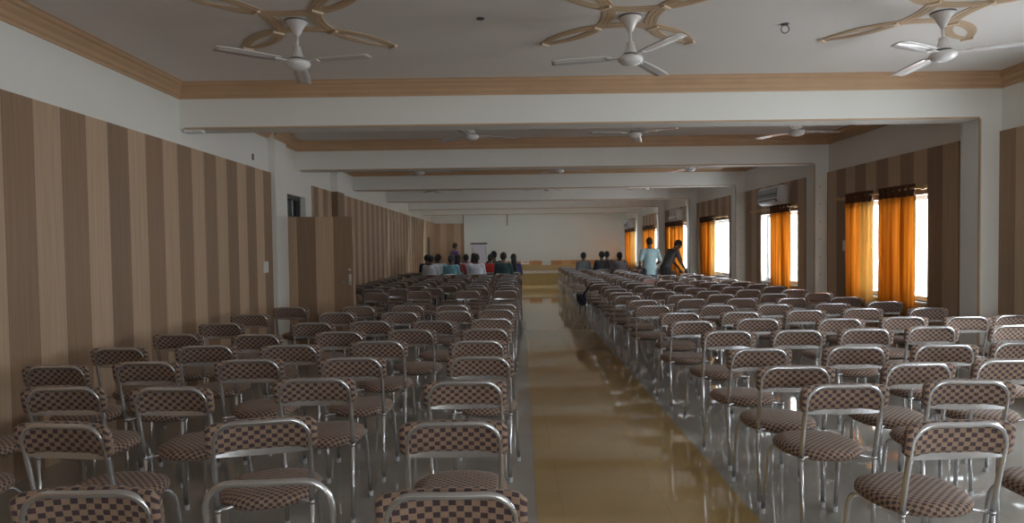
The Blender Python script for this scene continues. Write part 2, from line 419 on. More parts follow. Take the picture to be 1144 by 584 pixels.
# frame and dark transom of that doorway
bm = bmesh.new()
for yy in (D1a, D1b-.05): box(bm, WL-.20, WL-.08, yy, yy+.05, 0, D1t)
box(bm, WL-.20, WL-.08, D1a, D1b, D1t-.05, D1t); box(bm, WL-.20, WL-.08, D1a, D1b, DH, DH+.05)
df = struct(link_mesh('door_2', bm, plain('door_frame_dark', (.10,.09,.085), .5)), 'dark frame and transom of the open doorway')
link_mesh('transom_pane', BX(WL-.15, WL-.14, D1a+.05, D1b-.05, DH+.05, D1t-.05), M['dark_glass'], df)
bm = bmesh.new()
for k in range(1, 4):
    q = D1a + (D1b-D1a)*k/4; box(bm, WL-.135, WL-.12, q-.008, q+.008, DH+.05, D1t-.05)
link_mesh('transom_bars', bm, M['frame_white'], df)
d3 = struct(link_mesh('door_3', BX(WL-.05, WL+.02, D2a, D2b, 0, D2t), plain('far_door_brown', (.09, .055, .035), .5)), 'narrow dark brown door near the stage')
link_mesh('handle', tube(bmesh.new(), [(WL+.02, D2a+.08, 1.0), (WL+.06, D2a+.08, 1.0), (WL+.06, D2a+.2, 1.0)], .009, 8), M['steel'], d3)

# ------------------------------------------------------------------ ceiling medallions and fans
def arc_mesh():
    c, r = .80, .639
    half = math.radians(72.5); n = 40
    prof = [(-.048, 0), (-.046, .006), (-.020, .007), (-.018, .004), (-.014, .004), (-.012, .008), (.012, .008), (.014, .004), (.018, .004), (.020, .007), (.046, .006), (.048, 0)]
    bm = bmesh.new(); rings = []
    for i in range(n+1):
        a = -half + 2*half*i/n
        t = abs(2*i/n-1)
        wsc = 1.0 - .55*max(0, (t-.25)/.75)
        rings.append([bm.verts.new(((-c + (r+d*wsc)*math.cos(a)), (r+d*wsc)*math.sin(a), -z)) for d, z in prof])
    m = len(prof)
    for A, B in zip(rings, rings[1:]):
        for k in range(m): bm.faces.new((A[k], A[(k+1) % m], B[(k+1) % m], B[k]))
    bm.faces.new(rings[0]); bm.faces.new(rings[-1])
    bmesh.ops.recalc_face_normals(bm, faces=bm.faces)
    return bm
def make_medallion():
    e = empty('ceiling_medallion')
    first = link_mesh('moulding_arc', arc_mesh(), M['medal'], e)
    for k in range(1, 4):
        c = first.copy(); COL.objects.link(c); c.parent = e; c.rotation_euler = (0, 0, k*PI/2); c.location.z = -.0005*k
    plate = link_mesh('joint_plate', BX(-.045, .045, -.014, .014, -.021, 0, bev=.004), M['medal_light'], e)
    k = 0
    for q in range(4):
        for s in (-1, 1):
            a = q*PI/2 + s*.30*0 + PI/4 + s*.0
            rr_ = .30 if s < 0 else .84
            o = plate if k == 0 else plate.copy()
            if k: COL.objects.link(o); o.parent = e
            o.location = (rr_*math.cos(a), rr_*math.sin(a), 0); o.rotation_euler = (0, 0, a+PI/2)
            k += 1
    return e
def make_fan():
    e = empty('ceiling_fan')          # origin on the ceiling
    Z = -(1.62-1.33)*S
    link_mesh('canopy', lathe(bmesh.new(), [(.078, 0), (.082, -.012), (.070, -.02), (.050, -.045), (.030, -.085), (.016, -.11), (.012, -.11)], 28), M['fan'], e, True)
    link_mesh('canopy_ring', lathe(bmesh.new(), [(.084, 0), (.084, -.008), (.079, -.0085)], 28), M['fan_ring'], e)
    link_mesh('downrod', tube(bmesh.new(), [(0,0,-.09), (0,0,Z+.05)], .011, 12), M['fan'], e, True)
    link_mesh('motor_cup', lathe(bmesh.new(), [(.014, Z+.12), (.026, Z+.115), (.034, Z+.07), (.050, Z+.035), (.052, Z+.03)], 28), M['fan'], e, True)
    link_mesh('motor_ring', lathe(bmesh.new(), [(.050, Z+.031), (.060, Z+.024), (.060, Z+.016)], 28), M['fan_ring'], e, True)
    link_mesh('motor', lathe(bmesh.new(), [(.050, Z+.018), (.082, Z+.010), (.092, Z-.008), (.090, Z-.020), (.074, Z-.038), (.045, Z-.052), (.015, Z-.056)], 32), M['fan'], e, True)
    def blade():
        bm = bmesh.new(); n = 14; top = []; bot = []
        for i in range(n+1):
            t = i/n; x = .14 + t*.44
            w = .046 + .014*math.sin(t*PI*.8) 
            if t > .93: w *= .93
            tw = math.radians(5)*(1-.4*t); ro = []
            for s in (-1, -.33, .33, 1):
                yy = s*w; zz = math.sin(tw)*yy + .008*(1-s*s) - .012*t
                ro.append((x, yy*math.cos(tw), Z+.005+zz))
            top.append([bm.verts.new(p) for p in ro]); bot.append([bm.verts.new((p[0], p[1], p[2]-.004)) for p in ro])
        for i in range(n):
            for k in range(3):
                bm.faces.new((top[i][k], top[i][k+1], top[i+1][k+1], top[i+1][k])); bm.faces.new((bot[i][k], bot[i+1][k], bot[i+1][k+1], bot[i][k+1]))
            bm.faces.new((top[i][0], top[i+1][0], bot[i+1][0], bot[i][0])); bm.faces.new((top[i][3], bot[i][3], bot[i+1][3], top[i+1][3]))
        bm.faces.new((*top[0], *reversed(bot[0]))); bm.faces.new((*top[n], *reversed(bot[n])))
        bmesh.ops.recalc_face_normals(bm, faces=bm.faces); return bm
    b0 = link_mesh('blade', blade(), M['fan'], e, True)
    s0 = link_mesh('blade_bracket', BX(.075, .175, -.022, .022, Z-.004, Z+.003, bev=.002), M['fan'], b0)
    for k in (1, 2):
        b = b0.copy(); COL.objects.link(b); b.parent = e; b.rotation_euler = (0, 0, k*2*PI/3)
        s = s0.copy(); COL.objects.link(s); s.parent = b
    return e
def copy_tree(o, parent=None):
    c = o.copy(); COL.objects.link(c); c.parent = parent
    for ch in [k for k in o.children]: copy_tree(ch, c)
    return c
fan0 = make_fan(); med0 = make_medallion()
SIDE3 = ['door side', 'middle of the three', 'window side']
BAYN = ['first', 'second', 'third', 'fourth']
fans = []
for bay, (zz, xs, angs) in enumerate([(4.62, (-1.503, .8625, 3.08), (-137, -67, -150)), (7.72, (-.46, 1.48, 3.42), (20, 75, 5)), (11.3, (-1.585, .844, 3.14), (-5, 10, 0)), (14.9, (-1.68, .85, 3.1), (15, 50, 10))]):
    for k, x in enumerate(xs):
        f = fan0 if not fans else copy_tree(fan0)
        f.location = (x*S, zz*S, CEIL); f.rotation_euler = (0, 0, math.radians(angs[k]))
        tag(f, 'white three-bladed ceiling fan, %s ceiling bay from the camera, %s' % (BAYN[bay], ('on the door side', 'in the middle', 'on the window side')[k]), 'ceiling fan', 'ceiling fans')
        fans.append(f)
        if bay < 2:
            m = med0 if len(fans) == 1 else copy_tree(med0)
            m.location = (x*S, zz*S, CEIL-.0005)
            tag(m, 'tan four-petal ceiling moulding around the fan, %s bay, %s' % (BAYN[bay], ('door side', 'middle', 'window side')[k]), 'ceiling medallion', 'ceiling medallions')
# ceiling hooks
def hook(x, y, label, ring):
    e = tag(empty('ceiling_hook', (x, y, CEIL)), label, 'hook')
    link_mesh('base_plate', lathe(bmesh.new(), [(.03, 0), (.03, -.006), (.012, -.012), (.01, -.012)], 16), M['fan_ring'], e)
    if ring:
        link_mesh('ring', tube(bmesh.new(), [(.03*math.cos(a), 0, -.04+.03*math.sin(a)) for a in [2*PI*k/16 for k in range(16)]], .004, 6, closed=True), M['fan_ring'], e)
hook(2.04*S, 4.81*S, 'dark metal ring hook hanging from the ceiling between two fans', True)
hook(-.2*S, 4.61*S, 'small dark fixing plate on the ceiling, no ring', False)
e = tag(empty('hanging_rod', (-.16, 23.4*S+.1, ZB)), 'thin grey rod hanging from the last beam before the white wall', 'rod')
link_mesh('rod', tube(bmesh.new(), [(0,0,0), (0,0,-.38)], .014, 8), M['fan_ring'], e)
link_mesh('end_plate', BX(-.03, .03, -.03, .03, -.40, -.38), M['fan_ring'], e)

# unseen tube lights added behind the last beams to brighten the far wall
def added_tube_light(x, y, watts, label):
    e = tag(empty('added_tube_light', (x, y, ZB+.16)), label, 'added tube light', 'added tube lights facing the stage')
    link_mesh('batten', BX(-.61, .61, 0, .03, .02, .07, bev=.004), M['plastic_white'], e)
    for s in (-1, 1): link_mesh('end_holder', BX(s*.60-.012, s*.60+.012, .0, .06, -.02, .05, bev=.003), M['plastic_white'], e)
    m, nt_, b = new_mat('added_lit_tube'); b.inputs['Emission Color'].default_value = (.92, 1, 1, 1); b.inputs['Emission Strength'].default_value = 6
    link_mesh('glass_tube', tube(bmesh.new(), [(-.59, .045, 0), (.59, .045, 0)], .013, 10), m, e, True)
    l = bpy.data.lights.new('added_tube_glow', 'AREA'); l.shape = 'RECTANGLE'; l.size = 1.18; l.size_y = .03; l.energy = watts; l.color = (.80, .94, 1)
    lo = bpy.data.objects.new('added_tube_glow', l); COL.objects.link(lo); lo.parent = e; lo.location = (0, .062, 0); lo.rotation_euler = (PI/2-.25, 0, PI)
for i, wt in ((5, 30), (6, 46), (7, 100)):
    for k, x in enumerate((-1.5, .85, 3.2)):
        added_tube_light(x, BEAMS[i]+BD, wt, 'added unseen tube light on the stage side of the %s beam, %s' % ({5: 'fourth', 6: 'fifth', 7: 'last'}[i], ('door side', 'middle', 'window side')[k]))

# ------------------------------------------------------------------ switches and small wall fittings
def switch(name, y, z, wy, wz, xw, side, label, n):
    s = side; e = tag(empty(name, (xw, y, z)), label, 'switch board')
    link_mesh('plate', BX(0, s*.018, -wy/2, wy/2, -wz/2, wz/2, bev=.004), M['plastic_white'], e)
    for k in range(n):
        yy = -wy/2 + wy*(k+.5)/n
        link_mesh('rocker', BX(s*.018, s*.023, yy-wy/n*.3, yy+wy/n*.3, -wz*.28, wz*.28, bev=.002), M['plastic_white'], e)
switch('switch_board', 8.29*S, 1.28, .16, .15, WL+.03, 1, 'white switch board on the striped wall beside the white pillar', 3)
switch('switch_board', 9.13*S, 1.46, .20, .15, WR-.02, -1, 'white switch board on the striped panel beside the curtained window', 4)
e = tag(link_mesh('junction_box', BX(WL, WL+.01, 8.05*S-.02, 8.05*S+.02, 2.66, 2.74, bev=.002), M['fan_ring']), 'small dark conduit hole high on the white wall', 'junction box')
e = tag(link_mesh('wire_box', BX(WL+.02, WL+.20, 6.29*S+.03, 6.29*S+.12, ZB-.03, ZB, bev=.004), M['plastic_white']), 'small white box under the first beam at the door side', 'junction box')

# ------------------------------------------------------------------ air conditioners
def make_ac():
    e = empty('air_conditioner')      # local: x = out of the wall is -x, length along y, origin at wall, bottom centre
    L = .88*S; Hh = .31*S; Dp = .215
    prof = [(0, 0), (-.13, 0), (-.185, .03), (-.21, .08), (-.215, .20), (-.20, .29), (-.17, Hh), (0, Hh)]
    bm = bmesh.new(); A = [bm.verts.new((x, -L/2, z)) for x, z in prof]; B = [bm.verts.new((x, L/2, z)) for x, z in prof]
    for k in range(len(prof)): bm.faces.new((A[k], A[(k+1) % len(prof)], B[(k+1) % len(prof)], B[k]))
    bm.faces.new(A); bm.faces.new(B); bmesh.ops.recalc_face_normals(bm, faces=bm.faces)
    link_mesh('shell', bm, M['ac'], e)
    link_mesh('front_panel', BX(-.222, -.212, -L/2+.012, L/2-.012, .115, .275, bev=.004), M['ac_front'], e)
    link_mesh('vent_slot', BX(-.219, -.12, -L/2+.05, L/2-.05, .035, .095, bev=.01), M['ac_dark'], e)
    f = BX(-.232, -.222, -L/2+.055, L/2-.055, .04, .062, bev=.002); link_mesh('air_flap', f, M['ac'], e)
    link_mesh('display_band', BX(-.226, -.221, -L/2+.012, L/2-.012, .155, .195), M['ac_dark'], e)
    link_mesh('end_cover', BX(-.20, -.01, -L/2-.004, -L/2, .03, Hh-.03), M['ac'], e)
    return e
ac0 = make_ac()
for k, (a, b, lab) in enumerate([(11.03, 11.91, 'white split air conditioner over the window of the third bay'), (17.8, 18.68, 'white split air conditioner farther on, over the fifth-bay window'), (25.2, 26.1, 'white split air conditioner nearest the projection wall')]):
    o = ac0 if k == 0 else copy_tree(ac0)
    o.location = (WR-.02, (a+b)/2*S, H(.69)); tag(o, lab, 'air conditioner', 'split air conditioners')

# ------------------------------------------------------------------ curtains
ROD_Z = H(.622)
def curtain(y0, y1, zb, lab, pale=None, amp=.042, folds=None):
    y0 *= S; y1 *= S; x = WR - .09
    e = tag(empty('curtain', (x, (y0+y1)/2, ROD_Z)), lab, 'curtain', 'orange eyelet curtains')
    w = y1-y0; folds = folds or max(3, round(w/.13))
    zt = .035
    def sheet(ya, yb, za, zb2, mat, nm, nz, extra=0.0):
        bm = bmesh.new(); ny = max(8, int((yb-ya)/.012)); rows = []
        for j in range(nz+1):
            z = za + (zb2-za)*j/nz; row = []
            for i in range(ny+1):
                y = ya + (yb-ya)*i/ny
                ph = (y+w/2)/w*folds*2*PI
                am = amp*(1+.25*math.sin(y*9+1)) * (1 + .15*j/nz)
                xx = math.sin(ph + .25*math.sin(z*2+y*5))*am + .006*math.sin(ph*2.3+z*3) - extra
                row.append(bm.verts.new((xx, y + .008*math.sin(ph*2), z)))
            rows.append(row)
        for j in range(nz):
            for i in range(ny): bm.faces.new((rows[j][i], rows[j][i+1], rows[j+1][i+1], rows[j+1][i]))
        o = link_mesh(nm, bm, mat, e, True)
        md = o.modifiers.new('thick', 'SOLIDIFY'); md.thickness = .002
        return o
    zbl = zb - ROD_Z
    if pale:
        m = -w/2 + w*pale
        sheet(-w/2, m, zbl, -.085, M['curtain_pale'], 'pale_panel', 14)
        sheet(m, w/2, zbl, -.085, M['curtain'], 'cloth', 14)
    else:
        sheet(-w/2, w/2, zbl, -.085, M['curtain'], 'cloth', 14)
    sheet(-w/2, w/2, -.09, zt+.02, M['header'], 'header_band', 3, .002)
    for k in range(folds):
        yy = -w/2 + w*(k+.5)/folds
        bm = tube(bmesh.new(), [(.0, yy+.0+.024*math.cos(t), .024*math.sin(t)) for t in [2*PI*q/12 for q in range(12)]], .006, 6, closed=True)
        link_mesh('eyelet', bm, M['steel'], e)
def rod(y0, y1, lab):
    y0 *= S; y1 *= S; x = WR-.09
    e = tag(empty('curtain_rod', (x, (y0+y1)/2, ROD_Z)), lab, 'curtain rod', 'curtain rods'); w = y1-y0
    link_mesh('pole', tube(bmesh.new(), [(0, -w/2, 0), (0, w/2, 0)], .0125, 12), M['brass'], e, True)
    for s in (-1, 1):
        link_mesh('finial', ellipsoid(bmesh.new(), (0, s*(w/2+.02), 0), (.026, .032, .026)), M['brass'], e, True)
        link_mesh('bracket', BX(-.012, .07, s*(w/2-.06)-.012, s*(w/2-.06)+.012, -.03, -.008, bev=.003), M['brass'], e)
ORD = {3: 'second', 4: 'third', 5: 'fourth', 6: 'fifth', 7: 'sixth', 8: 'seventh'}
for b, (a, c) in {3: (7.31, 9.22), 4: (10.63, 12.58), 5: (14.04, 16.0), 6: (17.4, 19.6), 7: (20.8, 23.0), 8: (24.4, 26.6)}.items():
    rod(a, c, 'brass curtain rod over the window in the %s bay from the camera' % ORD[b])
curtain(8.37, 8.99, .55, 'orange curtain with one pale fold, beside the white switch board', pale=.40)
curtain(7.50, 8.20, .50, 'wide plain orange curtain, closest one to the camera')
curtain(10.86, 11.62, .50, 'gathered orange curtain below the nearest air conditioner', folds=5)
curtain(14.95, 15.95, .50, 'orange curtain in the fourth bay, bright window bare beside it', pale=.18)
curtain(17.7, 19.5, .50, 'broad orange curtain behind the two standing men')
curtain(21.2, 22.85, .50, 'orange curtain in the sixth bay, past the man in the blue shirt', pale=.0)
curtain(24.55, 26.5, .50, 'last orange curtain, next to the projection wall', pale=.35)

# ------------------------------------------------------------------ chairs
def uv_from(bm, fn):
    lay = bm.loops.layers.uv.new('cloth')
    for f in bm.faces:
        for l in f.loops: l[lay].uv = fn[l.vert]
def seat_mesh():
    """round upholstered pad; uv follows the cloth drawn over the rim"""
    bm = bmesh.new(); fn = {}; n = 36
    prof = [(0, .0), (.35, .001), (.7, -.002), (.88, -.007), (.97, -.018), (1.0, -.032), (.985, -.048), (.93, -.058), (.8, -.062), (.0, -.062)]
    L = 0; rings = []; last = (0, 0)
    for t, z in prof:
        L += math.hypot((t-last[0])*.2, z-last[1]); last = (t, z)
        if t == 0:
            v = bm.verts.new((0, 0, z)); rings.append([v]); fn[v] = (10.0, 10.0)
            continue
        ring = []
        for k in range(n):
            a = 2*PI*k/n
            ca, sa = math.cos(a), math.sin(a)
            p = 2.35
            rad = 1/((abs(ca)**p + abs(sa)**p)**(1/p))
            w = 1.0 + .06*sa
            v = bm.verts.new((ca*rad*t*.208*w, sa*rad*t*.205, z)); ring.append(v)
            fn[v] = (10 + ca*rad*L*1.25*w, 10 + sa*rad*L*1.22)
        rings.append(ring)
    for A, B in zip(rings, rings[1:]):
        for k in range(n):
            if len(A) == 1: bm.faces.new((A[0], B[k], B[(k+1) % n]))
            elif len(B) == 1: bm.faces.new((A[k], A[(k+1) % n], B[0]))
            else: bm.faces.new((A[k], A[(k+1) % n], B[(k+1) % n], B[k]))
    bmesh.ops.recalc_face_normals(bm, faces=bm.faces)
    uv_from(bm, fn); return bm
def back_mesh():
    """padded back, curved round the sitter: section loop swept across the width"""
    bm = bmesh.new(); fn = {}
    sec = [(-.018, -.062), (-.020, -.03), (-.021, .0), (-.020, .035), (-.017, .056), (-.006, .064), (.010, .063), (.019, .050), (.023, .0), (.019, -.050), (.010, -.066), (-.010, -.068)]
    n = 22; rows = []
    acc = [0]
    for a, b in zip(sec, sec[1:]+sec[:1]): acc.append(acc[-1]+math.hypot(b[0]-a[0], b[1]-a[1]))
    for i in range(n+1):
        t = -1 + 2*i/n; x = t*.214
        e = 1.0 if abs(t) < .88 else math.sqrt(max(0, 1-((abs(t)-.88)/.12)**2))*.5 + .5
        bow = -.035*t*t + .0
        row = []
        for k, (y, z) in enumerate(sec):
            v = bm.verts.new((x, y*max(e, .5) + bow, z*max(e, .76))); row.append(v); fn[v] = (10+x, 10+acc[k]*.98)
        rows.append(row)
    m = len(sec)
    for A, B in zip(rows, rows[1:]):
        for k in range(m): bm.faces.new((A[k], A[(k+1) % m], B[(k+1) % m], B[k]))
    bm.faces.new(rows[0]); bm.faces.new(rows[-1]); bmesh.ops.recalc_face_normals(bm, faces=bm.faces)
    uv_from(bm, fn); return bm
def arcpts(c, u, v, r, a0, a1, n=6):
    return [Vector(c) + Vector(u)*r*math.cos(a0+(a1-a0)*k/n) + Vector(v)*r*math.sin(a0+(a1-a0)*k/n) for k in range(n+1)]
TR = .0115
def lean(z):   # y of the back tube at height z
    return .075*(1-((z-.45)/.37)) if z > .45 else .075
def half_x(z):  # half spacing of the tubes
    return .186 if z > .6 else .186 - .010*(.6-z)/.6
def back_frame_bm():
    zt = .82-TR; R_ = .085; pts = []
    for z in (.43, .52, .60, .68): pts.append((-half_x(z), lean(z), z))
    hx = .186
    for q in arcpts((-hx+R_, 0, zt-R_), (-1,0,0), (0,0,1), R_, 0, PI/2, 7):
        pts.append((q.x, lean(q.z), q.z))
    pts.append((0, lean(zt)-.004, zt))
    full = pts + [(-x, y, z) for x, y, z in reversed(pts[:-1])]
    return tube(bmesh.new(), full, TR, 10)
def rear_leg_bm(s, cap=False):
    bm = bmesh.new()
    if cap: return tube(bm, [(s*half_x(.03), .072, .03), (s*half_x(0), .072, .0)], .0145, 10)
    tube(bm, [(s*half_x(.45), .075, .45), (s*half_x(.2), .074, .2), (s*half_x(.02), .072, .02)], TR-.0008, 10)
    tube(bm, [(s*half_x(.45), .075, .443), (s*half_x(.43), .075, .43)], TR+.002, 10)
    return bm
def front_leg_bm(s, cap=False):
    bm = bmesh.new()
    if cap: return tube(bm, [(s*.206, .475, .03), (s*.207, .478, .0)], .0145, 10)
    pts = [(s*.135, .20, .424), (s*.150, .30, .424), (s*.168, .352, .421), (s*.182, .385, .408), (s*.190, .408, .384), (s*.194, .422, .350), (s*.199, .444, .20), (s*.206, .474, .02)]
    return tube(bm, pts, TR-.0005, 10)
def crossbar_bm():
    bm = bmesh.new(); n = 14; rows = []
    for i in range(n+1):
        t = -1+2*i/n; x = t*.180; y = lean(.695) + .022*(1-t*t); z0 = .672 - .010*(1-t*t)
        rows.append([bm.verts.new(p) for p in ((x, y-.003, z0), (x, y-.003, z0+.027), (x, y+.003, z0+.027), (x, y+.003, z0))])
    for A, B in zip(rows, rows[1:]):
        for k in range(4): bm.faces.new((A[k], A[(k+1) % 4], B[(k+1) % 4], B[k]))
    bm.faces.new(rows[0]); bm.faces.new(rows[-1]); bmesh.ops.recalc_face_normals(bm, faces=bm.faces); return bm
def seat_rail_bm():
    return tube(bmesh.new(), [(-.181, .076, .436), (-.13, .12, .434), (.13, .12, .434), (.181, .076, .436)], .008, 8)
def place_seat(o): o.location = (0, .275, .475)
def place_back(o): o.location = (0, lean(.74)+.036, .752); o.rotation_euler = (.19, 0, 0)
def make_chair():
    e = empty('banquet_chair')
    place_seat(link_mesh('seat', seat_mesh(), M['checks'], e, True))
    place_back(link_mesh('backrest', back_mesh(), M['checks'], e, True))
    link_mesh('back_frame', back_frame_bm(), M['steel'], e, True)
    link_mesh('crossbar', crossbar_bm(), M['steel'], e)
    link_mesh('underseat_cover', ellipsoid(bmesh.new(), (0, .27, .413), (.165, .165, .022)), M['black'], e, True)
    link_mesh('seat_rail', seat_rail_bm(), M['steel'], e, True)
    for s in (-1, 1):
        for f in (rear_leg_bm, front_leg_bm):
            l = link_mesh('leg', f(s), M['steel'], e, True)
            link_mesh('foot_cap', f(s, True), M['cap'], l)
    return e
def merged_chair_mesh():
    """the same chair as one mesh for the rows too small to show their parts"""
    parts = []
    bm = bmesh.new(); me_all = []
    def add(b, mi, mat4=None):
        if mat4: bmesh.ops.transform(b, verts=b.verts, matrix=mat4)
        for f in b.faces: f.material_index = mi; f.smooth = True
        if not b.loops.layers.uv.get('cloth'): b.loops.layers.uv.new('cloth')
        m = bpy.data.meshes.new('tmp'); b.to_mesh(m); b.free(); bm.from_mesh(m); bpy.data.meshes.remove(m)
    add(seat_mesh(), 0, Matrix.Translation((0, .275, .475)))
    add(back_mesh(), 0, Matrix.Translation((0, lean(.74)+.036, .752)) @ Matrix.Rotation(.19, 4, 'X'))
    add(back_frame_bm(), 1); add(crossbar_bm(), 1); add(seat_rail_bm(), 1)
    for s in (-1, 1):
        for f in (rear_leg_bm, front_leg_bm): add(f(s), 1)
    me = bpy.data.meshes.new('banquet_chair'); bm.to_mesh(me); bm.free()
    me.materials.append(M['checks']); me.materials.append(M['steel'])
    return me
chair0 = make_chair()
far_me = merged_chair_mesh()
def copy_chair(caps):
    c = chair0.copy(); COL.objects.link(c)
    for ch in list(chair0.children):
        p = ch.copy(); COL.objects.link(p); p.parent = c
        if caps:
            for g in ch.children:
                q = g.copy(); COL.objects.link(q); q.parent = p
    return c
LC = [(-0.18, 1.78), (-1.24, 1.83), (-0.74, 1.9), (-0.24, 2.51), (-1.82, 2.56), (-1.02, 2.58), (-1.73, 3.22), (-2.3, 3.26), (-0.25, 3.28), (-1.06, 3.4), (-2.79, 3.9), (-2.29, 3.99), (-0.21, 4.02), (-1.66, 4.02), (-1.02, 4.04), (-2.83, 4.6), (-1.61, 4.62), (-2.23, 4.65), (-0.26, 4.71), (-1.0, 4.76), (-2.09, 5.23), (-2.79, 5.33), (-1.44, 5.33), (-0.23, 5.41), (-0.86, 5.42), (-1.88, 6.02), (-0.75, 6.06), (-2.76, 6.08), (-1.35, 6.1), (-0.2, 6.19), (-2.82, 6.9), (-1.21, 6.92), (-1.91, 6.97), (-0.64, 6.99), (-0.18, 7.08), (-2.66, 7.7), (-1.85, 7.7), (-0.72, 7.7), (-1.26, 7.73), (-0.14, 7.74), (-2.14, 10.08), (-0.11, 10.23), (-0.71, 10.24), (-1.50, 10.31), (-1.95, 10.99), (-1.38, 11.05), (-2.5, 3.0-.42), (-2.92, 3.2)]
RC = [(1.69, 2.41), (1.6, 3.08), (2.24, 3.14), (1.57, 3.56), (2.29, 3.61), (2.86, 3.68), (1.61, 4.18), (2.26, 4.22), (2.87, 4.26), (3.43, 4.31), (1.7, 5.06), (2.25, 5.06), (2.8, 5.09), (3.38, 5.17), (4.06, 5.18), (1.61, 5.75), (2.96, 5.8), (4.12, 5.81), (3.58, 5.87), (2.25, 5.89), (4.62, 5.9), (1.7, 6.49), (2.31, 6.49), (3.0, 6.58), (3.64, 6.68), (4.28, 6.62), (2.32, 7.25), (2.96, 7.26), (3.62, 7.28), (1.6, 7.3), (4.28, 7.4), (2.33, 2.46)]
YAW = {(-1.02, 2.58): 14, (-1.82, 2.56): -8, (1.69, 2.41): 3, (1.6, 3.08): 2}
rnd = random.Random(11)
def left_col(x): return min(range(6), key=lambda k: abs(x - (-.2-.55*k)))
def right_col(x): return min(range(5), key=lambda k: abs(x - (1.65+.64*k)))
def jit(a): return (rnd.random()*2-1)*a
chairs = []   # side, column, x, y, yaw
for x, y in LC: chairs.append(['L', left_col(x), x, y, YAW.get((x, y), jit(5))])
for x, y in RC: chairs.append(['R', right_col(x), x, y, YAW.get((x, y), jit(4))])
LX = [-.12, -.66, -1.22, -1.78, -2.34, -2.88]
for k, x in enumerate(LX):
    if k in (1, 2): chairs.append(['L', k, x+.05+jit(.03), 11.0 if k == 1 else 11.75, jit(3)])
    y = 10.95 if k in (0, 4, 5) else 11.75 if k != 2 else 12.45
    if k == 5: y = 10.2
    while y < 16.5:
        chairs.append(['L', k, x+.005*(y-8)+jit(.045), y+jit(.05), jit(4)]); y += .72 + jit(.05)
for k in range(5):
    y = 8.1
    while y < 18.3:
        # keep clear of the two men standing by the window
        x = 1.62+.64*k + .006*(y-7) + jit(.05)
        if not (k >= 2 and abs(y-16.3) < .95 and k in (3, 4)):
            chairs.append(['R', k, x, y+jit(.05), jit(4)])
        y += .72 + jit(.05)
SEATED = []   # (px, row) handled below; each takes a chair of its own
def seat_chair(side, x, y):
    c = right_col(x) if side == 'R' else left_col(x)
    chairs.insert(0, [side, c, x, y-.24, 0])
PEOPLE = [ # x, y(hips), side, height scale, shirt colour, hair, label
 (-2.46, 18.5, 'L', 1.0, (.035,.045,.08), 'short', 'seated person in a dark navy top, closest to the striped wall'),
 (-2.16, 16.95, 'L', 1.0, (.60,.64,.70), 'short', 'seated person in a pale grey shirt, broad back to the camera'),
 (-2.04, 17.75, 'L', 1.03, (.72,.76,.80), 'bun', 'seated person in white, between the pale grey and light teal tops'),
 (-1.62, 16.95, 'L', 1.0, (.20,.42,.50), 'bun', 'seated woman in a light teal top'),
 (-1.50, 17.75, 'L', 1.0, (.30,.06,.06), 'long', 'seated woman with long dark hair over a dark red top'),
 (-1.33, 18.5, 'L', 1.0, (.72,.52,.62), 'short', 'seated person in a pale pink top before the flip chart'),
 (-1.16, 19.25, 'L', 1.02, (.50,.52,.58), 'long', 'seated woman with dark hair in front of the flip chart, half hidden'),
 (-.94, 16.95, 'L', 1.03, (.72,.76,.84), 'bun', 'seated person in a white shirt in front of the flip chart'),
 (-.60, 17.75, 'L', 1.0, (.50,.035,.025), 'bun', 'seated woman in a bright red top'),
 (-.52, 18.55, 'L', 1.10, (.03,.04,.05), 'short', 'tall seated person in black behind the woman in red'),
 (-.24, 16.95, 'L', 1.07, (.03,.07,.075), 'short', 'seated person in a dark bottle-green shirt, second from the aisle'),
 (.03, 17.75, 'L', 1.0, (.06,.06,.16), 'long', 'seated woman with long dark hair in dark blue beside the aisle'),
 (2.14, 19.2, 'R', 1.0, (.16,.20,.23), 'short', 'seated person in a grey-blue shirt, alone on the window side'),
 (2.70, 19.2, 'R', 1.03, (.03,.03,.04), 'short', 'seated person in black leaning towards the neighbour'),
 (2.98, 20.2, 'R', 1.02, (.10,.10,.11), 'short', 'seated person in charcoal, behind the one in black'),
 (3.12, 18.6, 'R', 1.0, (.16,.16,.18), 'bun', 'seated woman in grey with gathered hair, window side'),
]
for p in PEOPLE: seat_chair(p[2], p[0], p[1])
for x, y in ((-2.9, 17.5), (-2.9, 18.3), (-.3, 18.3)): chairs.append(['L', left_col(x), x, y, jit(4)])
for x in (1.75, 2.4, 3.6, 4.3): 
    for y in (20.6, 21.35): chairs.append(['R', right_col(x), x, y, jit(4)])
for y in (19.0, 19.8): chairs.append(['R', 0, 1.72, y, jit(3)]); chairs.append(['R', 4, 4.28, y, jit(3)])
